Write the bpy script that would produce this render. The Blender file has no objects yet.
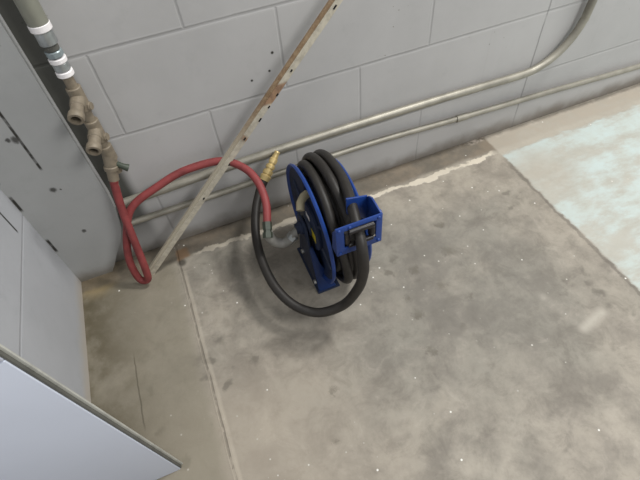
import bpy, bmesh, math, random
from mathutils import Vector, Matrix
C = bpy.context.scene.collection
V = Vector
random.seed(4)

# ---------------------------------------------------------------- node helpers
class G:
    def __init__(s, name):
        s.m = bpy.data.materials.new(name); s.m.use_nodes = True
        s.t = s.m.node_tree; s.t.nodes.clear()
        s.out = s.t.nodes.new('ShaderNodeOutputMaterial')
        s.b = s.t.nodes.new('ShaderNodeBsdfPrincipled')
        s.t.links.new(s.b.outputs[0], s.out.inputs[0])
        s.pos = s.t.nodes.new('ShaderNodeNewGeometry').outputs['Position']
        sp = s.t.nodes.new('ShaderNodeSeparateXYZ'); s.t.links.new(s.pos, sp.inputs[0])
        s.x, s.y, s.z = sp.outputs
    def put(s, sock, v):
        if isinstance(v, bpy.types.NodeSocket): s.t.links.new(v, sock)
        else:
            if isinstance(v, tuple) and len(v) == 3 and sock.type == 'RGBA': v = (*v, 1)
            sock.default_value = v
    def math(s, op, a, b=0.0, c=0.0, clamp=False):
        n = s.t.nodes.new('ShaderNodeMath'); n.operation = op; n.use_clamp = clamp
        for i, v in enumerate((a, b, c)): s.put(n.inputs[i], v)
        return n.outputs[0]
    def add(s, a, b): return s.math('ADD', a, b)
    def sub(s, a, b): return s.math('SUBTRACT', a, b)
    def mul(s, a, b): return s.math('MULTIPLY', a, b)
    def mx(s, a, b): return s.math('MAXIMUM', a, b)
    def noise(s, scale, detail=4, rough=.55, vec=None, dist=0, off=None):
        n = s.t.nodes.new('ShaderNodeTexNoise')
        v = vec or s.pos
        if off: v = s.vadd(v, off)
        s.t.links.new(v, n.inputs['Vector'])
        n.inputs['Scale'].default_value = scale; n.inputs['Detail'].default_value = detail
        n.inputs['Roughness'].default_value = rough; n.inputs['Distortion'].default_value = dist
        return n.outputs[0]
    def vadd(s, v, o):
        n = s.t.nodes.new('ShaderNodeVectorMath'); n.operation = 'ADD'; s.put(n.inputs[0], v); n.inputs[1].default_value = o
        return n.outputs[0]
    def vmul(s, v, o):
        n = s.t.nodes.new('ShaderNodeVectorMath'); n.operation = 'MULTIPLY'; s.put(n.inputs[0], v); n.inputs[1].default_value = o
        return n.outputs[0]
    def voro(s, scale, vec=None):
        n = s.t.nodes.new('ShaderNodeTexVoronoi'); s.t.links.new(vec or s.pos, n.inputs['Vector'])
        n.inputs['Scale'].default_value = scale
        return n.outputs['Distance'], n.outputs['Color']
    def ramp(s, f, a, b, lo=0.0, hi=1.0):      # smooth map a..b -> lo..hi
        n = s.t.nodes.new('ShaderNodeMapRange'); n.interpolation_type = 'SMOOTHSTEP'
        s.put(n.inputs[0], f); n.inputs[1].default_value = a; n.inputs[2].default_value = b
        n.inputs[3].default_value = lo; n.inputs[4].default_value = hi
        return n.outputs[0]
    def mix(s, f, a, b, mode='MIX'):
        n = s.t.nodes.new('ShaderNodeMix'); n.data_type = 'RGBA'; n.blend_type = mode
        s.put(n.inputs[0], f); s.put(n.inputs[6], a); s.put(n.inputs[7], b)
        return n.outputs[2]
    def line(s, d, w, soft):                   # 1 where |d| < w
        return s.ramp(s.math('ABSOLUTE', d), w, w + soft, 1.0, 0.0)
    def box(s, a, a0, a1, b, b0, b1, e=.006):
        r = s.mul(s.ramp(a, a0 - e, a0 + e), s.ramp(a, a1 - e, a1 + e, 1.0, 0.0))
        q = s.mul(s.ramp(b, b0 - e, b0 + e), s.ramp(b, b1 - e, b1 + e, 1.0, 0.0))
        return s.mul(r, q)
    def spot(s, a, a0, b, b0, r, soft):
        da = s.sub(a, a0); db = s.sub(b, b0)
        d = s.math('SQRT', s.add(s.mul(da, da), s.mul(db, db)))
        return s.ramp(d, r, r + soft, 1.0, 0.0)
    def done(s, col, rough=.6, metal=0.0, height=None, strength=.3, dist=.01, spec=.5):
        s.put(s.b.inputs['Base Color'], col); s.put(s.b.inputs['Roughness'], rough)
        s.b.inputs['Metallic'].default_value = metal
        s.b.inputs['Specular IOR Level'].default_value = spec
        if height is not None:
            n = s.t.nodes.new('ShaderNodeBump'); n.inputs['Strength'].default_value = strength
            n.inputs['Distance'].default_value = dist; s.put(n.inputs['Height'], height)
            s.t.links.new(n.outputs[0], s.b.inputs['Normal'])
        return s.m
def srgb(r, g, b):
    f = lambda c: (c/255/12.92) if c/255 <= .04045 else ((c/255+.055)/1.055)**2.4
    return (f(r), f(g), f(b))

# ---------------------------------------------------------------- materials
J0, B = .2014, .2032
def block_mat(name, along, base, dirty, marks=None, dark_strip=False, control=None, phase=0.0, joint=.42, j0=J0, headk=1.0, bedk=1.0, bed0=-9.0):
    g = G(name)
    a = {'x': g.x, 'y': g.y}[along]
    wob = g.mul(g.sub(g.noise(9, 3), .5), .004)
    zc = g.math('DIVIDE', g.sub(g.add(g.z, wob), j0), B)
    fl = g.math('FLOOR', zc)
    dz = g.mul(g.math('ABSOLUTE', g.sub(g.math('FRACT', g.add(zc, .5)), .5)), B)
    par = g.math('ABSOLUTE', g.math('MODULO', fl, 2.0))
    ac = g.math('DIVIDE', g.add(g.add(g.sub(a, phase), wob), g.mul(par, B)), 2*B)
    da = g.mul(g.math('ABSOLUTE', g.sub(g.math('FRACT', g.add(ac, .5)), .5)), 2*B)
    bed = g.mul(g.ramp(dz, .0010, .0050, 1.0, 0.0), g.mul(g.ramp(g.z, bed0, bed0+.01), bedk))
    head = g.mul(g.ramp(da, .0008, .0044, 1.0, 0.0), g.mul(g.ramp(g.x, .30, .34, 1.0, .12), headk)) if headk else 0.0
    jn = g.mx(bed, head)
    fade = g.ramp(g.noise(5, 3, off=(3, 1, 2)), .35, .62, .45, 1.0)
    big = g.noise(2.2, 5, .6)
    col = g.mix(g.ramp(big, .3, .75), base, tuple(c*.86 for c in base))
    col = g.mix(g.mul(g.ramp(g.noise(16, 5, .7, off=(9, 0, 4)), .52, .8), .35), col, tuple(c*.72 for c in base))
    col = g.mix(g.mul(g.mul(jn, fade), joint), col, tuple(c*.50 for c in base))
    # highlight along the bed joints, painted into the colour
    col = g.mix(g.mul(g.mul(g.ramp(g.math('ABSOLUTE', g.sub(dz, .0065)), .0, .0025, 1.0, 0.0), fade), .2*bedk if bed0 < -1 else 0.0), col, tuple(min(1, c*1.35) for c in base))
    # small dark chips and pinholes
    d, c = g.voro(55); chip = g.mul(g.ramp(d, .05, .13, 1.0, 0.0), g.ramp(g.noise(3.5, 2, off=(1, 5, 7)), .60, .66))
    col = g.mix(g.mul(chip, .75), col, dirty)
    # dirt creeping up from the floor
    low = g.mul(g.ramp(g.add(g.z, g.mul(g.sub(g.noise(14, 4), .5), .06)), .0, .06, 1.0, 0.0), .8)
    col = g.mix(low, col, dirty)
    h = g.sub(g.mul(g.noise(60, 4, .6), .25), jn)
    if control is not None:
        cj = g.mul(g.line(g.sub(g.x, g.add(control, g.mul(wob, 2))), .0010, .0030), g.ramp(g.noise(12, 3), .3, .5, .5, 1.0))
        col = g.mix(g.mul(cj, .6), col, tuple(c*.4 for c in base))
        h = g.sub(h, cj)
    if marks:
        m = marks(g)
        col = g.mix(m, col, srgb(52, 50, 46))
    if dark_strip:   # darkened strip beside the pilaster, stronger higher up
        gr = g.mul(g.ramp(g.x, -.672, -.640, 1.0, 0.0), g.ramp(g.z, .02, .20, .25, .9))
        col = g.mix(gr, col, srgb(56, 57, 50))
    return g.done(col, .62, 0, h, .35, .003, .35)

WALL = srgb(186, 185, 184)
DIRT = srgb(112, 104, 92)
def back_marks(g):
    m = g.spot(g.x, -.226, g.z, .505, .002, .003)
    for (x, z, r) in ((-.240, .462, .0015), (-.287, .450, .0015)):
        m = g.mx(m, g.spot(g.x, x, g.z, z, r, .003))
    return m
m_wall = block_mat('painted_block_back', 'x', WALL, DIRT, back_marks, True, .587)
def pil_marks(g):
    n = g.ramp(g.noise(40, 3), .3, .5, .6, 1.0)
    j = g.mul(g.line(g.sub(g.x, -.806), .0016, .0025), g.box(g.z, .40, .60, g.x, -.83, -.78))
    for z0, z1 in ((.305, .352), (.395, .52), (.145, .195)):
        j = g.mx(j, g.mul(g.line(g.sub(g.x, -.9005), .002, .003), g.box(g.z, z0, z1, g.x, -.95, -.85)))
    j = g.mul(j, n)
    for (x, z, r) in ((-.812, .337, .007), (-.811, .184, .005), (-.812, .487, .008), (-.826, .49, .005), (-.797, .332, .002)):
        j = g.mx(j, g.mul(g.spot(g.x, x, g.add(g.z, g.mul(g.sub(g.noise(120, 2), .5), .01)), z, r*.5, r), .85))
    return j
m_pil = block_mat('painted_block_pilaster', 'x', srgb(172, 173, 172), DIRT, pil_marks, False, None, -.806+.2032, .10, J0, 0.0, 0.0)
def side_marks(g):
    j = g.mul(g.line(g.sub(g.y, -.105), .0016, .003), g.box(g.z, .312, .42, g.y, -.2, -.0))
    return g.mul(j, g.ramp(g.noise(40, 3), .3, .5, .5, 1.0))
m_side = block_mat('painted_block_side', 'y', srgb(178, 180, 184), srgb(176, 168, 155), side_marks, False, None, .05, .30, .292, 0.0, 1.0, .2)
# the side wall's own course sits a little higher

def floor_mat():
    g = G('worn_concrete_floor')
    n1 = g.noise(1.7, 6, .62, off=(4, 2, 0)); n2 = g.noise(7.5, 6, .65, off=(1, 8, 0)); n3 = g.noise(38, 5, .7)
    base = g.mix(g.ramp(n1, .32, .68), srgb(160, 152, 139), srgb(142, 138, 128))
    base = g.mix(g.ramp(n2, .40, .66, 0, .62), base, srgb(110, 104, 96))
    n4 = g.noise(14, 6, .72, off=(3, 9, 2), dist=.6)
    base = g.mix(g.ramp(n4, .47, .68, 0, .45), base, srgb(98, 92, 83))
    base = g.mix(g.ramp(n4, .47, .30, 0, .35), base, srgb(178, 170, 158))
    base = g.mix(g.ramp(g.noise(5, 6, .7, off=(7, 7, 0)), .52, .75, 0, .6), base, srgb(176, 168, 155))
    base = g.mix(g.ramp(n3, .45, .8, 0, .35), base, srgb(105, 99, 90))
    # warmer, lighter near the camera on the left
    warm = g.mul(g.ramp(g.x, -.62, -.15, 1.0, 0.0), g.ramp(g.y, -.35, -.6, 0.0, 1.0))
    base = g.mix(g.mul(warm, .5), base, srgb(174, 162, 146))
    # greyer, darker in the middle right
    dk = g.spot(g.x, .05, g.y, -.45, .05, .38)
    base = g.mix(g.mul(g.mul(dk, g.ramp(n2, .35, .6, .4, 1.0)), .45), base, srgb(112, 109, 103))
    # round oily spots
    wv = g.t.nodes.new('ShaderNodeTexNoise'); g.t.links.new(g.pos, wv.inputs['Vector']); wv.inputs['Scale'].default_value = 30; wv.inputs['Detail'].default_value = 4
    wq = g.t.nodes.new('ShaderNodeVectorMath'); wq.operation = 'MULTIPLY_ADD'; g.t.links.new(wv.outputs['Color'], wq.inputs[0]); wq.inputs[1].default_value = (.06, .06, 0); g.t.links.new(g.vmul(g.pos, (1, 1, 0)), wq.inputs[2])
    d, c = g.voro(17, wq.outputs[0])
    oil = g.mul(g.ramp(d, .12, .30, 1.0, 0.0), g.ramp(g.noise(4.3, 3, off=(2, 2, 5)), .55, .63, 0.0, .55))
    base = g.mix(oil, base, srgb(92, 87, 78))
    oi = None
    for (x, y, r) in ((.10, -.38, .022), (.02, -.47, .018), (-.02, -.40, .014), (.13, -.28, .012), (-.10, -.62, .012), (.07, -.53, .012), (-.08, -.52, .014), (-.36, -.62, .010), (-.40, -.72, .012), (-.08, -.47, .012)):
        sp = g.spot(g.add(g.x, g.mul(g.sub(n3, .5), .07)), x, g.add(g.y, g.mul(g.sub(n4, .5), .10)), y, r*.2, r*1.2)
        oi = sp if oi is None else g.mx(oi, sp)
    base = g.mix(g.mul(oi, .45), base, srgb(84, 78, 66))
    # left strip between the side wall and the long crack: olive and brown stains
    left = g.ramp(g.add(g.x, g.mul(g.sub(n2, .5), .06)), -.66, -.62, 1.0, 0.0)
    base = g.mix(g.mul(left, .65), base, srgb(128, 122, 106))
    st = g.mul(g.ramp(g.add(g.x, g.mul(g.sub(n2, .5), .35)), -.90, -.70, 1.0, 0.0), g.ramp(n2, .30, .58, .2, 1.0))
    st = g.mul(st, g.ramp(g.noise(9, 4, off=(5, 5, 0)), .35, .55, .35, 1.0))
    base = g.mix(g.mul(st, .9), base, srgb(82, 74, 54))
    yl = g.spot(g.add(g.x, g.mul(g.sub(n3, .5), .03)), -.86, g.y, -.035, .02, .07)
    base = g.mix(g.mul(yl, .8), base, srgb(150, 130, 88))
    bl = g.spot(g.add(g.x, g.mul(g.sub(n2, .5), .05)), -.77, g.y, -.05, .015, .05)
    base = g.mix(g.mul(bl, .5), base, srgb(84, 80, 70))
    # dirty strip along the wall
    yy = g.add(g.y, g.mul(g.sub(g.noise(11, 5, .7), .5), .035))
    strip = g.mul(g.ramp(yy, -.085, -.065), g.ramp(g.x, .50, .60, 1.0, .35))
    base = g.mix(g.mul(strip, .8), base, g.mix(g.ramp(n2, .4, .6), srgb(92, 86, 76), srgb(126, 114, 98)))
    # pale efflorescence line
    yr = g.add(g.y, g.mul(g.sub(g.noise(8, 4, .65, off=(0, 0, 3)), .5), .055))
    slope = g.add(-.070, g.mul(g.ramp(g.x, -.25, .05), -.022))
    yr = g.add(yr, g.mul(g.sub(g.noise(45, 4, .7), .5), .022))
    e = g.sub(yr, slope)
    wid = g.ramp(g.noise(13, 3, off=(6, 1, 1)), .38, .62, .001, .012)
    ef = g.ramp(g.math('ABSOLUTE', e), .0, .012, 1.0, 0.0)
    ef = g.mx(g.ramp(g.sub(g.math('ABSOLUTE', e), wid), .0, .006, 1.0, 0.0), g.mul(ef, .5))
    ef = g.mul(ef, g.mul(g.ramp(g.x, -.60, -.55), g.ramp(g.x, .43, .47, 1.0, 0.0)))
    ef = g.mul(ef, g.ramp(g.x, -.3, .02, .60, 1.0))
    base = g.mix(g.mul(ef, .85), base, srgb(222, 212, 194))
    # pale crust at the wall foot on the right
    cr = g.mul(g.ramp(yy, -.030, -.012), g.mul(g.ramp(g.x, .3, .5), g.ramp(g.noise(20, 3), .45, .6)))
    base = g.mix(cr, base, srgb(206, 194, 180))
    rs = g.mul(g.mul(g.ramp(yy, -.09, -.06), g.ramp(g.x, .45, .5)), g.ramp(n4, .40, .58, .1, .75))
    base = g.mix(rs, base, srgb(140, 124, 106))
    halo = g.mul(g.mul(g.ramp(g.y, -.30, -.11), g.ramp(g.y, -.09, -.07, 1.0, 0.0)), g.mul(g.ramp(g.x, -.12, .05), g.ramp(n2, .35, .6, 1.0, .3)))
    base = g.mix(g.mul(halo, .4), base, srgb(178, 170, 156))
    # light blue paint field on the right
    px = g.add(g.x, g.mul(g.sub(g.noise(22, 5, .7), .5), .028))
    ppy = g.add(g.y, g.mul(g.sub(g.noise(12, 6, .75, vec=g.vmul(g.pos, (.6, 1.6, 1))), .5), .10))
    patch = g.mul(g.ramp(px, .466, .476), g.ramp(ppy, -.115, -.095, 1.0, 0.0))
    wear = g.ramp(g.noise(6, 7, .72, vec=g.vmul(g.pos, (.8, 1.7, 1)), off=(2, 3, 1)), .38, .60, .22, .92)
    worn = g.spot(g.x, .55, g.y, -.22, .02, .14)
    wear = g.mul(wear, g.sub(1.0, g.mul(worn, .75)))
    bluec = g.mix(g.ramp(n2, .35, .7), srgb(188, 203, 202), srgb(184, 192, 186))
    # pale beige ground under the paint
    base = g.mix(g.mul(g.ramp(px, .466, .476), .65), base, srgb(182, 175, 162))
    base = g.mix(g.mul(patch, wear), base, bluec)
    ed = g.mul(g.line(g.sub(px, .463), .002, .005), g.ramp(g.y, -.1, -.2))
    base = g.mix(g.mul(ed, .5), base, srgb(88, 82, 74))
    # long joint running out from the wall
    cx = g.add(g.x, g.add(.6245, g.mul(g.sub(g.noise(7, 3), .5), .012)))
    ck = g.mul(g.line(cx, .0012, .003), g.ramp(g.noise(25, 3), .35, .5, .25, 1.0))
    lip = g.mul(g.line(g.add(cx, -.004), .003, .009), g.ramp(g.y, -.1, -.14, 0.0, 1.0))
    base = g.mix(g.mul(lip, g.ramp(n2, .35, .6, .12, .42)), base, srgb(186, 176, 160))
    base = g.mix(g.mul(ck, .38), base, srgb(84, 78, 68))
    # rusty square by the wall end of the joint and a dark pit below it
    sq = g.box(px, -.627+.0, -.592, yy, -.075, -.035, .006)
    base = g.mix(g.mul(sq, .55), base, srgb(132, 98, 64))
    base = g.mix(g.mul(g.spot(g.x, -.618, g.y, -.088, .006, .012), .8), base, srgb(58, 54, 46))
    # hairline crack on the left strip
    c2 = g.mul(g.line(g.sub(g.x, g.add(-.79, g.mul(g.sub(g.noise(12, 3), .5), .02))), .0006, .0022), g.box(g.y, -.52, -.33, g.x, -1, -.6, .02))
    base = g.mix(g.mul(c2, .6), base, srgb(70, 64, 52))
    # pale V-shaped scuff
    def seg(x0, y0, x1, y1, w):
        L = math.hypot(x1-x0, y1-y0); ux, uy = (x1-x0)/L, (y1-y0)/L
        qx = g.sub(g.x, x0); qy = g.sub(g.y, y0)
        t = g.add(g.mul(qx, ux), g.mul(qy, uy)); s_ = g.sub(g.mul(qy, ux), g.mul(qx, uy))
        return g.mul(g.line(s_, 0.0, w*1.5), g.mul(g.ramp(t, -.02, .01), g.ramp(t, L-.01, L+.02, 1.0, 0.0)))
    vv = g.mx(g.mul(seg(.235, -.60, .262, -.70, .012), .6), seg(.262, -.72, .345, -.70, .016))
    base = g.mix(g.mul(vv, g.ramp(n4, .38, .6, .12, .6)), base, srgb(192, 186, 174))
    # white flecks of paint and grit
    d, c = g.voro(30, g.vmul(g.pos, (1, 1, 0)))
    sc = g.t.nodes.new('ShaderNodeSeparateColor'); g.t.links.new(c, sc.inputs[0])
    fle = g.mul(g.ramp(d, .04, .09, 1.0, 0.0), g.ramp(sc.outputs[0], .80, .81))
    base = g.mix(g.mul(fle, .95), base, srgb(238, 236, 230))
    d, c = g.voro(70, g.vmul(g.pos, (1, 1, 0)))
    sc = g.t.nodes.new('ShaderNodeSeparateColor'); g.t.links.new(c, sc.inputs[0])
    near = g.ramp(g.noise(3, 2, off=(8, 8, 8)), .48, .62)
    fle = g.mul(g.mul(g.ramp(d, .10, .20, 1.0, 0.0), g.ramp(sc.outputs[0], .89, .90)), near)
    base = g.mix(g.mul(fle, .7), base, srgb(225, 222, 214))
    h = g.add(g.add(g.mul(n3, .35), g.mul(n2, .5)), g.add(g.mul(ef, .6), g.sub(g.mul(patch, .4), g.mul(ck, 1.2))))
    h = g.add(h, g.mul(lip, .5))
    rough = g.ramp(n1, .3, .7, .55, .72)
    return g.done(base, rough, 0, h, .5, .005, .4)
m_floor = floor_mat()

def paint(name, col, rough=.4, dark=.7, metal=0.0, sc=30, spec=.5, bump=.1):
    g = G(name)
    n = g.noise(sc, 4, .6)
    c = g.mix(g.ramp(n, .35, .75), col, tuple(x*dark for x in col))
    return g.done(c, rough, metal, n, bump, .002, spec)
m_panel = paint('white_panel_paint', srgb(200, 206, 220), .5, .95, sc=3)
m_panel_edge = paint('panel_edge_bead', srgb(190, 190, 182), .55, .75, sc=30)
m_seal = paint('dark_sealant', srgb(96, 96, 90), .7, .7)
m_emt = paint('galvanised_conduit', srgb(160, 156, 144), .45, .7, .4, sc=14)
m_pipe = paint('grey_painted_pipe', srgb(138, 138, 126), .45, .8, .2, sc=12)
m_tape = paint('white_thread_tape', srgb(240, 236, 236), .5, .92)
m_zinc = paint('zinc_fitting', srgb(176, 180, 180), .32, .7, .6)
m_zincd = paint('dull_galvanised_fitting', srgb(150, 148, 142), .55, .7, .2)
m_union = paint('pale_blue_grey_union', srgb(150, 162, 165), .35, .8, .3)
m_bronze = paint('tarnished_brass_outlet', srgb(136, 125, 108), .55, .72, .1, sc=60)
m_bore = paint('dark_bore', srgb(20, 19, 17), .8)
m_redhose = paint('red_rubber_hose', srgb(140, 62, 62), .6, .62, sc=25)
m_rub = paint('black_rubber_hose', srgb(44, 41, 38), .5, .7, sc=40, spec=.4)
m_rub2 = paint('dusty_black_rubber_hose', srgb(62, 57, 50), .5, .8, sc=40)
m_blue = paint('blue_reel_enamel', srgb(26, 62, 134), .4, .8, sc=20)
m_blued = paint('dark_blue_reel_enamel', srgb(20, 36, 66), .5, .7, sc=20)
m_bluem = paint('mid_blue_reel_enamel', srgb(22, 50, 104), .45, .7)
m_roller = paint('black_nylon_roller', srgb(26, 22, 24), .35, .8)
m_brass = paint('bright_brass', srgb(214, 190, 132), .35, .7, .35)
m_yellow = paint('yellow_sticker', srgb(206, 186, 50), .5, .9)
m_whitelab = paint('white_sticker', srgb(220, 216, 216), .5, .9)
m_bolt = paint('bright_bolt_steel', srgb(200, 200, 196), .28, .85, .8)
m_beige = paint('beige_plastic_stub', srgb(170, 160, 132), .5, .8)
m_valve = paint('dark_green_grey_handle', srgb(64, 72, 60), .5, .8)

def rod_mat():
    g = G('peeling_painted_wood')
    n = g.noise(8, 4, .6, off=(0, 2, 0)); n2 = g.noise(60, 4, .7)
    col = g.mix(g.ramp(n2, .35, .7), srgb(196, 189, 172), srgb(168, 161, 146))
    bare = g.mx(g.box(g.z, .425, .468, g.x, -2, 2, .004), g.ramp(n, .66, .72))
    wood = g.mix(g.ramp(n2, .4, .6), srgb(150, 112, 78), srgb(124, 90, 64))
    col = g.mix(g.mul(bare, .85), col, wood)
    return g.done(col, .6, 0, n2, .3, .002)
m_rod = rod_mat()
def rod_edge_mat():
    g = G('bare_wood_edge')
    n2 = g.noise(60, 4, .7)
    col = g.mix(g.ramp(g.z, .30, .45), srgb(176, 168, 150), g.mix(g.ramp(n2, .4, .6), srgb(150, 128, 100), srgb(128, 104, 78)))
    return g.done(col, .65, 0, n2, .3, .002)
m_rode = rod_edge_mat()

# ---------------------------------------------------------------- mesh helpers
def obj(name, bm, mat, parent=None, smooth=True):
    me = bpy.data.meshes.new(name)
    bmesh.ops.recalc_face_normals(bm, faces=bm.faces)
    bm.to_mesh(me); bm.free()
    if smooth:
        for p in me.polygons: p.use_smooth = True
        me.set_sharp_from_angle(angle=math.radians(38))
    for m in (mat if isinstance(mat, (list, tuple)) else [mat]): me.materials.append(m)
    o = bpy.data.objects.new(name, me); C.objects.link(o)
    if parent:
        o.parent = parent
        o.matrix_parent_inverse = (Matrix.Translation(parent.location)).inverted()
    return o
def thing(name, label, cat, loc, group=None):
    o = bpy.data.objects.new(name, None); C.objects.link(o); o.location = loc
    o.empty_display_size = .03
    o['label'] = label; o['category'] = cat
    if group: o['group'] = group
    return o
def catmull(pts, n=10):
    P = [V(p) for p in pts]; P = [P[0]*2-P[1]] + P + [P[-1]*2-P[-2]]
    out = []
    for i in range(1, len(P)-2):
        a, b, c, d = P[i-1:i+3]
        # centripetal-like via plain Catmull-Rom
        for k in range(n):
            t = k/n
            out.append(.5*((2*b)+(c-a)*t+(2*a-5*b+4*c-d)*t*t+(3*b-a-3*c+d)*t**3))
    out.append(P[-2]); return out
def tube(bm, path, r, seg=16, cap=True):
    path = [V(p) for p in path]
    T = [(path[min(i+1, len(path)-1)]-path[max(i-1, 0)]).normalized() for i in range(len(path))]
    n = T[0].orthogonal().normalized(); rings = []
    for i, p in enumerate(path):
        n = (n - T[i]*n.dot(T[i])).normalized(); b = T[i].cross(n)
        rr = r[i] if isinstance(r, (list, tuple)) else r
        rings.append([bm.verts.new(p + rr*(math.cos(2*math.pi*k/seg)*n + math.sin(2*math.pi*k/seg)*b)) for k in range(seg)])
    for a, b in zip(rings, rings[1:]):
        for k in range(seg): bm.faces.new((a[k], a[(k+1) % seg], b[(k+1) % seg], b[k]))
    if cap: bm.faces.new(rings[0][::-1]); bm.faces.new(rings[-1])
    return bm
def lathe(bm, p0, axis, prof, seg=32, hexa=False):   # prof: [(distance along axis, radius)], radius 0 closes
    p0 = V(p0); ax = V(axis).normalized(); n = ax.orthogonal().normalized(); b = ax.cross(n)
    rings = []
    for s, r in prof:
        if r <= 1e-6: rings.append([bm.verts.new(p0+ax*s)])
        else: rings.append([bm.verts.new(p0+ax*s+r*(math.cos(2*math.pi*k/seg)*n+math.sin(2*math.pi*k/seg)*b)) for k in range(seg)])
    for A, Bq in zip(rings, rings[1:]):
        for k in range(seg):
            k2 = (k+1) % seg
            if len(A) == 1 and len(Bq) == 1: continue
            if len(A) == 1: bm.faces.new((A[0], Bq[k2], Bq[k]))
            elif len(Bq) == 1: bm.faces.new((A[k], A[k2], Bq[0]))
            else: bm.faces.new((A[k], A[k2], Bq[k2], Bq[k]))
    return bm
def box(bm, lo, hi, bev=0.0, mat=None):
    lo, hi = V(lo), V(hi)
    r = bmesh.ops.create_cube(bm, size=1)
    for v in r['verts']:
        v.co = V([(lo[i]+hi[i])/2 + v.co[i]*(hi[i]-lo[i]) for i in range(3)])
        if mat is not None: v.co = mat @ v.co
    if bev:
        ed = {e for v in r['verts'] for e in v.link_edges}
        bmesh.ops.bevel(bm, geom=list(ed), offset=bev, segments=2, affect='EDGES', profile=.5)
    return bm
def prism(bm, poly, off, bev=0.0):   # poly: 3D points of one face, off: extrusion vector
    off = V(off); a = [bm.verts.new(V(p)) for p in poly]; b = [bm.verts.new(V(p)+off) for p in poly]
    f = [bm.faces.new(a), bm.faces.new(b[::-1])]
    n = len(a)
    for i in range(n): f.append(bm.faces.new((a[i], b[i], b[(i+1) % n], a[(i+1) % n])))
    if bev:
        ed = {e for q in f for e in q.edges}
        bmesh.ops.bevel(bm, geom=list(ed), offset=bev, segments=2, affect='EDGES', profile=.5)
    return bm
NB = bmesh.new
def struct(o): o['kind'] = 'structure'; return o

# ---------------------------------------------------------------- setting
struct(obj('floor', box(NB(), (-3.2, -3.6, -.12), (3.2, .25, 0)), m_floor))
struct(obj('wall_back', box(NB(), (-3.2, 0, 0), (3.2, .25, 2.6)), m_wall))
struct(obj('wall_left', box(NB(), (-3.2, -.60, 0), (-.905, 0, 2.6)), m_side))
PD = .03      # shallow pilaster in the corner; its lower right corner is worn round
pp = [(-.905, -PD, 0), (-.815, -PD, 0), (-.800, -PD, .022), (-.775, -PD, .065), (-.748, -PD, .105), (-.728, -PD, .150), (-.716, -PD, .205), (-.711, -PD, .26), (-.711, -PD, 2.6), (-.905, -PD, 2.6)]
struct(obj('trim_1', prism(NB(), pp, (0, PD, 0)), m_pil, smooth=False))

# ---------------------------------------------------------------- white panel in front of the side wall
pan = thing('wall_panel', 'smooth white panel standing upright on the floor before the left wall', 'panel', (-.9, -.63, 0))
lean = lambda z: -.727 - .040*z
def pslab(x_off0, x_off1, y0, y1, z0, z1, left=None):
    bm = NB()
    poly = [((left if left is not None else lean(z0)+x_off0), y0, z0), (lean(z0)+x_off1, y0, z0), (lean(z1)+x_off1, y0, z1), ((left if left is not None else lean(z1)+x_off0), y0, z1)]
    return prism(bm, poly, (0, y1-y0, 0), .0006)
obj('sheet', pslab(0, -.004, -.642, -.634, 0, .586, left=-1.9), m_panel, pan)
obj('sheet', pslab(0, -.004, -.642, -.634, .5885, 1.9, left=-1.9), m_panel, pan)
obj('seal', pslab(-.0045, -.0005, -.6395, -.632, 0, 1.9), m_seal, pan)
obj('edge_bead', pslab(-.0035, .0035, -.634, -.6305, 0, 1.9), m_panel_edge, pan)

# ---------------------------------------------------------------- conduits
def conduit(label, pts, r, gr='bare metal conduits along the block wall'):
    t = thing('electrical_conduit', label, 'conduit', pts[0], gr)
    obj('tube', tube(NB(), pts, r, 20), m_emt, t)
    return t
up = [(-.700, -.020, .2250), (-.3, -.020, .2375), (.055, -.020, .2385), (.30, -.020, .235), (.50, -.020, .229)]
cx, cz, rr = .545, .392, .163       # long sweep up the wall
for k in range(1, 14):
    a = math.radians(-90 + 6.5*k); up.append((cx+rr*math.cos(a)*1.08, -.020, cz+rr*math.sin(a)))
up += [(.735, -.020, .60), (.745, -.020, 1.2), (.75, -.020, 2.4)]
c1 = conduit('upper thicker metal conduit that sweeps up the wall at its right end', catmull(up, 6), .0120)
lo = [(-.70, -.018, .149), (-.447, -.018, .1505), (0, -.018, .153), (.30, -.018, .138), (.7, -.018, .121), (1.076, -.018, .102), (1.9, -.018, .070)]
c2 = conduit('lower thinner metal conduit running straight just above the floor', catmull(lo, 6), .0092)
def coupling(x, z, r, par, sl):
    obj('coupling', lathe(NB(), (x-.02, -.019, z-.02*sl), (1, 0, sl), [(0, 0), (0, r), (.040, r), (.040, 0)], 20), m_emt, par)
coupling(.345, .1365, .0112, c2, -.04)
# ---------------------------------------------------------------- drop pipe with outlets
pipe = thing('air_supply_pipe', 'grey vertical air pipe in the corner with white-taped joints and brass outlets', 'pipe', (-.655, -.045, .4))
PA = V((-.651, -.046, .745)); PB = V((-.657, -.046, .345))
def pax(z):
    t = (PA.z - z)/(PA.z-PB.z); return PA.lerp(PB, t)
ad = (PB-PA).normalized()
obj('pipe', tube(NB(), [pax(2.4), pax(1.2), pax(.70)], .0185, 24), m_pipe, pipe)
def sleeve(name, z0, z1, r, m, seg=28, par=None, cham=.0015):
    L = z0-z1
    return obj(name, lathe(NB(), pax(z0), ad, [(0, 0), (0, r-cham), (cham, r), (L-cham, r), (L, r-cham), (L, 0)], seg), m, par or pipe)
sleeve('thread_tape', .703, .690, .0195, m_tape)
sleeve('coupling', .690, .664, .0165, m_zinc)
sleeve('neck', .664, .652, .0135, m_seal)
sleeve('union_nut', .652, .640, .0160, m_union, 8)
sleeve('thread_tape', .638, .628, .0165, m_tape)
sleeve('union_body', .628, .612, .0150, m_zinc)
sleeve('thread_tape', .611, .600, .0165, m_tape)
sleeve('nipple', .600, .345, .0105, m_bronze)
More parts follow.
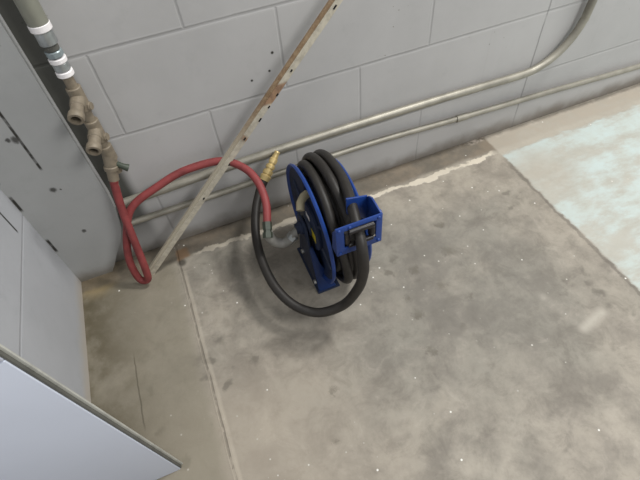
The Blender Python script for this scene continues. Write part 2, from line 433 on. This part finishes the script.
def outlet(z):
    p = pax(z); d = V((-.22, -.95, -.20)).normalized()
    tb = sleeve('tee', z+.024, z-.030, .0150, m_bronze)
    ob = obj('outlet', lathe(NB(), p, d, [(.004, 0), (.004, .0145), (.026, .0145), (.028, .0125), (.044, .0125), (.046, .0150), (.052, .0158), (.060, .0158), (.062, .0145), (.0625, .0098), (.046, .0092), (.046, 0)], 28), m_bronze, pipe)
    obj('bore', lathe(NB(), p, d, [(.0465, 0), (.0465, .0090), (.0475, .0090), (.0475, 0)], 20), m_bore, ob)
    q = pax(z-.022)
    nb = obj('side_cap', lathe(NB(), q, (.90, -.42, .0), [(.008, 0), (.008, .0095), (.016, .0095), (.017, .0080), (.019, .0080), (.019, 0)], 8), m_bronze, pipe)
outlet(.550); outlet(.470)
# third outlet points down to the red hose
p3 = pax(.405)
d3 = (V((-.677, -.062, .318))-p3).normalized()
sleeve('tee', .425, .385, .0150, m_bronze)
cb = obj('coupler', lathe(NB(), p3, d3, [(0, 0), (0, .0140), (.034, .0140), (.036, .0165), (.044, .0165), (.046, .0130), (.072, .0125), (.074, .0095), (.092, .0095), (.092, 0)], 28), m_bronze, pipe)
vl = NB(); tube(vl, [p3+V((.006, -.005, -.035)), p3+V((.016, -.012, -.040)), p3+V((.026, -.014, -.048))], [.007, .007, .009], 12)
obj('valve_handle', vl, m_valve, pipe)

# ---------------------------------------------------------------- red hose
rh = thing('red_air_hose', 'red rubber air hose looping from the corner pipe over to the reel', 'hose', (-.72, -.12, .01))
rp = [(-.672, -.0615, .338), (-.677, -.062, .321), (-.689, -.075, .253), (-.697, -.100, .165), (-.706, -.123, .068), (-.716, -.126, .026), (-.737, -.115, .030), (-.735, -.100, .100), (-.709, -.080, .175), (-.668, -.060, .238), (-.583, -.050, .271), (-.511, -.047, .289), (-.421, -.060, .2945), (-.372, -.100, .285), (-.352, -.150, .270), (-.352, -.205, .246), (-.369, -.250, .212)]
obj('hose', tube(NB(), catmull(rp, 10), .0100, 18), m_redhose, rh)
e0 = V(rp[-1]); ed = (V(rp[-1])-V(rp[-2])).normalized()
obj('swivel_nut', lathe(NB(), e0-ed*.012, ed, [(0, 0), (0, .0118), (.020, .0118), (.020, .010), (.026, .010), (.026, .0125), (.040, .0125), (.040, 0)], 6), m_valve, rh)

# ---------------------------------------------------------------- leaning wood strip
st = thing('wooden_strip', 'long thin wooden strip, white paint peeling, leaning diagonally across the wall', 'strip', (-.715, -.095, 0))
F = V((-.712, -.088, .004)); Tp = V((-.085, -.062, .615)); d = (Tp-F).normalized(); Tp2 = F + d*1.55
yv = V((0, -1, 0)); side = d.cross(yv).normalized(); nrm = side.cross(d).normalized()
if nrm.y > 0: nrm = -nrm
if side.x < 0: side = -side
def bar(s0, s1, n0, n1, a=F, b=Tp2):
    bm = NB(); pl = [a+side*s0+nrm*n0, a+side*s1+nrm*n0, a+side*s1+nrm*n1, a+side*s0+nrm*n1]
    return prism(bm, pl, b-a, .0008)
obj('painted_face', bar(-.0045, .0115, -.004, .006), m_rod, st, False)
obj('bare_edge', bar(-.0125, -.0047, -.004, .005), m_rode, st, False)
for f in (.30, .42, .50, .56, .60, .635, .70, .86):
    a = F + d*(f*1.0) + side*(.0095 if random.random() > .3 else .004) + nrm*.0058
    bm = NB(); tube(bm, [a, a+d*(.006+random.random()*.005)], .0022, 8)
    o = obj('chip', bm, m_bore, st)

# ---------------------------------------------------------------- hose reel
reel = thing('hose_reel', 'blue steel hose reel wound with black rubber hose, standing on the floor', 'hose reel', (-.22, -.27, 0))
RC = V((-.2185, -.270, .190)); RF = .156
def flange(x, sgn, m):
    bm = NB()   # dished disc with rolled rim, axis along x; sgn = outward direction
    prof = [(.000, .030), (.000, .060), (-.0035, .075), (-.0035, .128), (.0015, .140), (.0020, RF-.006), (.0050, RF-.002), (.0075, RF), (.0040, RF+.002), (-.0005, RF-.001), (-.0020, RF-.008), (-.0025, .140), (-.0065, .128), (-.0065, .075), (-.003, .060), (-.003, .030)]
    lathe(bm, (x, RC.y, RC.z), (sgn, 0, 0), prof + [prof[0]], 72)
    bmesh.ops.remove_doubles(bm, verts=bm.verts, dist=1e-6)
    o = obj('flange', bm, m_blued, reel)
    bm = NB(); R_ = RF
    pf = [(-.0022, R_-.008), (-.0008, R_-.0003), (.004, R_+.0028), (.0082, R_), (.0055, R_-.0030), (.0024, R_-.0075)]
    lathe(bm, (x, RC.y, RC.z), (sgn, 0, 0), pf + [pf[0]], 72); bmesh.ops.remove_doubles(bm, verts=bm.verts, dist=1e-6)
    obj('rim', bm, m, o)
    return o
fl = flange(-.2625, -1, m_blue)
RF = .142
fr = flange(-.1710, 1, m_blue)
RF = .156
obj('drum', lathe(NB(), (-.259, RC.y, RC.z), (1, 0, 0), [(0, .03), (0, .112), (.088, .112), (.088, .03)], 48), m_blued, reel)
# radial ribs pressed into the left flange
for k in range(6):
    a = math.radians(60*k+20); u = V((0, math.cos(a), math.sin(a)))
    obj('flange_rib', tube(NB(), [RC+V((-.0415, 0, 0))+u*.072, RC+V((-.0415, 0, 0))+u*.13], .0045, 8), m_blued, fl)
obj('spring_housing', lathe(NB(), (-.2615, RC.y, RC.z), (-1, 0, 0), [(0, 0), (0, .070), (.006, .070), (.009, .066), (.009, 0)], 48), m_blued, reel)
hub = obj('hub', lathe(NB(), (-.268, RC.y, RC.z), (-1, 0, 0), [(0, 0), (0, .030), (.010, .028), (.010, .018), (.026, .018), (.030, .014), (.036, .014), (.036, 0)], 28), m_blued, reel)
obj('axle_nut', lathe(NB(), (-.172, RC.y, RC.z), (1, 0, 0), [(0, 0), (0, .022), (.012, .022), (.012, .012), (.024, .012), (.024, 0)], 6), m_bolt, reel)
# swivel elbow joining the red hose
ep = catmull([(-.298, -.270, .184), (-.308, -.270, .176), (-.322, -.270, .160), (-.342, -.268, .152), (-.360, -.262, .160), (-.3700, -.256, .178), (-.3715, -.254, .192)], 8)
el = obj('inlet_elbow', tube(NB(), ep, [.0105]*9+[.0125]*22+[.0125]*(len(ep)-31), 18), m_zincd, reel)
obj('nut', lathe(NB(), (-.310, -.270, .172), (-.75, 0, -.65), [(0, 0), (0, .0145), (.014, .0145), (.014, 0)], 6), m_zinc, el)
# stickers on the hub cover
def sticker(y0, y1, z0, z1, m, x=-.2718):
    bm = NB(); box(bm, (x-.0006, y0, z0), (x, y1, z1)); return obj('sticker', bm, m, reel, False)
sticker(-.324, -.296, .176, .206, m_yellow, -.2712)
sticker(-.292, -.268, .226, .240, m_whitelab, -.2712)
# short beige stub high on the flange
obj('hose_stub', tube(NB(), [(-.262, -.270, .298), (-.274, -.276, .299), (-.286, -.286, .293), (-.292, -.300, .284)], .0100, 14), m_beige, reel)
# pedestal arm: bent channel from the base up to the hub
ax0 = -.288
pl = [(ax0, -.352, .006), (ax0, -.205, .006), (ax0, -.236, .150), (ax0, -.238, .205), (ax0, -.256, .224), (ax0, -.284, .224), (ax0, -.304, .205), (ax0, -.312, .150)]
arm = obj('pedestal_arm', prism(NB(), pl, (.005, 0, 0), .0008), m_blued, reel)
fpl = [(ax0, -.352, .006), (ax0+.050, -.352, .006), (ax0+.018, -.327, .100), (ax0+.010, -.312, .150), (ax0, -.312, .150)]
obj('arm_flange', prism(NB(), fpl, (0, .004, 0), .0006), m_bluem, arm)
obj('base_plate', box(NB(), (-.292, -.356, 0), (-.228, -.185, .006), .002), m_blued, reel)
for (x, y) in ((-.262, -.300), (-.262, -.205)):
    obj('bolt', lathe(NB(), (x, y, .006), (0, 0, 1), [(0, 0), (0, .008), (.005, .008), (.005, .0045), (.014, .0045), (.014, 0)], 6), m_bolt, reel)
obj('bolt', lathe(NB(), (ax0, -.333, .030), (-1, 0, 0), [(0, 0), (0, .007), (.005, .007), (.006, .005), (.006, 0)], 6), m_bolt, arm)
obj('bolt', lathe(NB(), (ax0, -.245, .060), (-1, 0, 0), [(0, 0), (0, .007), (.005, .007), (.006, .005), (.006, 0)], 6), m_bolt, arm)
# guide bracket: open box with a roller-framed mouth
gx0, gx1, gy, gz0, gz1 = -.268, -.165, -.460, .286, .374
tk = .004
bm = NB()
fw = .016
outer = [(gx0, gz0), (gx1, gz0), (gx1, gz1), (gx0, gz1)]
inner = [(gx0+.018, gz0+.020), (gx1-.014, gz0+.020), (gx1-.014, gz1-.014), (gx0+.018, gz1-.014)]
def ringplate(bm, outer, inner, y, t):
    A = [bm.verts.new((x, y, z)) for x, z in outer]; Bv = [bm.verts.new((x, y, z)) for x, z in inner]
    A2 = [bm.verts.new((x, y+t, z)) for x, z in outer]; B2 = [bm.verts.new((x, y+t, z)) for x, z in inner]
    for i in range(4):
        j = (i+1) % 4
        bm.faces.new((A[i], A[j], Bv[j], Bv[i])); bm.faces.new((A2[j], A2[i], B2[i], B2[j]))
        bm.faces.new((A[j], A[i], A2[i], A2[j])); bm.faces.new((Bv[i], Bv[j], B2[j], B2[i]))
    bmesh.ops.bevel(bm, geom=bm.edges[:], offset=.0007, segments=1, affect='EDGES')
ringplate(bm, outer, inner, gy, tk)
gb = obj('guide_bracket', bm, m_blue, reel)
# right cheek with clipped rear top corner, wraps to a back plate
ck = [(gx1, gy+tk, gz0), (gx1, gy+tk, gz1), (gx1, -.415, gz1+.004), (gx1, -.398, gz1-.006), (gx1, -.385, gz0+.02), (gx1, -.40, gz0)]
obj('cheek', prism(NB(), ck, (-tk, 0, 0), .0006), m_blue, gb)
# carrying arm from the right post
ra = [(gx1-tk+.0045, -.400, gz0+.004), (gx1-tk+.0045, -.400, gz0+.05), (gx1-tk+.0045, -.280, .205), (gx1-tk+.0045, -.252, .180)]
obj('carrying_arm', prism(NB(), [(q[0]-.0, q[1], q[2]) for q in ra], (.004, 0, 0), .0006), m_blued, reel)
lc = [(gx0, gy+tk, gz0), (gx0, gy+tk, gz1-.004), (gx0, -.440, gz0+.06), (gx0, -.432, gz0)]
obj('cheek', prism(NB(), lc, (tk, 0, 0), .0006), m_blue, gb)
tb_ = [(gx1-tk, -.398, gz1-.006), (gx1-.052, -.398, gz1+.006), (gx1-.052, -.398, gz1-.040), (gx1-tk, -.398, gz0+.006)]
obj('back_plate', prism(NB(), tb_, (0, .004, 0), .0006), m_blue, gb)
# rollers
ix0, ix1, iz0, iz1 = gx0+.018, gx1-.014, gz0+.020, gz1-.014
def roller(a, b, r):
    a, b = V(a), V(b); L = (b-a).length
    return obj('roller', lathe(NB(), a, b-a, [(0, 0), (0, r*.7), (.002, r), (L-.002, r), (L, r*.7), (L, 0)], 20), m_roller, gb)
roller((ix0+.008, gy-.002, iz1-.004), (ix1-.006, gy-.002, iz1-.004), .0068)
roller((ix0+.008, gy+.001, iz0+.005), (ix1-.006, gy+.001, iz0+.005), .0060)
roller((ix0+.008, gy+.006, iz0+.010), (ix0+.008, gy+.006, iz1-.012), .0080)
roller((ix1-.007, gy+.006, iz0+.010), (ix1-.007, gy+.006, iz1-.012), .0080)
for (x, z) in ((gx0+.007, gz0+.008), (gx0+.007, gz1-.008), (gx1-.008, gz0+.008), (gx1-.008, gz1-.008), (gx0+.03, gz1-.007)):
    obj('bolt', lathe(NB(), (x, gy, z), (0, -1, 0), [(0, 0), (0, .0042), (.002, .0036), (.003, .002), (.003, 0)], 12), m_blue, gb)
obj('bolt', lathe(NB(), ((ix0+.026), gy-.001, iz0+.006), (0, -1, 0), [(0, 0), (0, .0045), (.005, .004), (.005, 0)], 12), m_bolt, gb)
for (y, z) in ((-.445, gz1-.012), (-.43, gz0+.015)):
    obj('bolt', lathe(NB(), (gx1, y, z), (1, 0, 0), [(0, 0), (0, .006), (.004, .006), (.004, 0)], 6), m_blue, gb)

# the wound hose: two layers, then out through the bracket in one free arc
rH = .0118
def coil(x0, x1, r, a0, a1, n):
    out = []
    for i in range(n+1):
        t = i/n; a = a0+(a1-a0)*t
        out.append(V((x0+(x1-x0)*t, RC.y - r*math.sin(a), RC.z + r*math.cos(a))))
    return out
TW = 2*math.pi
c_in = coil(-.2440, -.1900, .1250, .3, TW*2.5, 100)
c_mid = coil(-.1960, -.2440, .1460, TW*2.5+.5, TW*4.15, 80)
c_out = coil(-.2300, -.1860, .1585, TW*4.15+.9, TW*6+.15, 100)
free = [(-.194, -.350, .352), (-.205, -.402, .350), (-.214, -.445, .340), (-.220, -.476, .322), (-.2225, -.492, .285), (-.2232, -.492, .2400),
        (-.2329, -.486, .1783), (-.2669, -.474, .1100), (-.3240, -.455, .0842), (-.3718, -.420, .0960), (-.4000, -.360, .1120), (-.4070, -.280, .1250),
        (-.3971, -.200, .1400), (-.3735, -.140, .1655), (-.3461, -.100, .1880), (-.3230, -.080, .2061)]
fp = catmull(c_in[::4] + c_mid[::4] + c_out[::4] + [V(q) for q in free], 6)
obj('hose', tube(NB(), fp, rH, 18), m_rub, reel)
b0 = V((-.3230, -.080, .2061)); bd = (V((-.2771, -.050, .2431))-b0).normalized()
bf = obj('hose_end_fitting', lathe(NB(), b0-bd*.004, bd, [(0, 0), (0, .0128), (.014, 0.0156), (.016, 0.0122), (.019, 0.0122), (.020, 0.0140), (.030, 0.0140), (.031, 0.0104), (.036, 0.0104), (.037, 0.0128), (.045, 0.0128), (.047, 0.0092), (.052, 0.0092), (.0525, 0.0112), (.064, 0.0112), (.066, 0.0085), (.072, 0.0085), (.072, 0)], 24), m_brass, reel)
obj('plug_tip', lathe(NB(), b0+bd*.0675, bd, [(0, 0), (0, .0078), (.008, .0070), (.012, .0082), (.015, .007), (.015, 0)], 20), m_brass, bf)

# ---------------------------------------------------------------- light
def area(name, loc, target, sx, sy, e, col):
    l = bpy.data.lights.new(name, 'AREA'); l.shape = 'RECTANGLE'; l.size = sx; l.size_y = sy; l.energy = e; l.color = col
    o = bpy.data.objects.new(name, l); C.objects.link(o); o.location = loc
    o.rotation_euler = (V(target)-V(loc)).to_track_quat('-Z', 'Y').to_euler(); return o
area('ceiling_or_fill_light', (1.75, -.45, 3.9), (0, -.35, 0), .45, .6, 105, (1, .985, .95))
area('ceiling_or_fill_light', (1.7, -3.0, 3.4), (.3, -.1, .3), 1.4, .9, 76, (1, .99, .97))  # unseen fill lamp, added in front to brighten the back wall
w = bpy.data.worlds.new('World'); bpy.context.scene.world = w; w.use_nodes = True
bg = w.node_tree.nodes['Background']; bg.inputs[0].default_value = (.97, .985, 1, 1); bg.inputs[1].default_value = .56

# ---------------------------------------------------------------- camera
cd = bpy.data.cameras.new('Camera'); cam = bpy.data.objects.new('Camera', cd); C.objects.link(cam)
cd.sensor_width = 36; cd.lens = 458.69/640*36; cd.clip_start = .02
r = V((.92472, -.373735, -.07222)); dn = V((-.334956, -.708805, -.620806)); f = V((.180827, .598262, -.780631))
cam.matrix_world = Matrix(((r.x, -dn.x, -f.x, -.4643), (r.y, -dn.y, -f.y, -.9982), (r.z, -dn.z, -f.z, 1.0646), (0, 0, 0, 1)))
bpy.context.scene.camera = cam
vs = bpy.context.scene.view_settings; vs.view_transform = 'Standard'; vs.look = 'None'; vs.exposure = 0; vs.gamma = 1
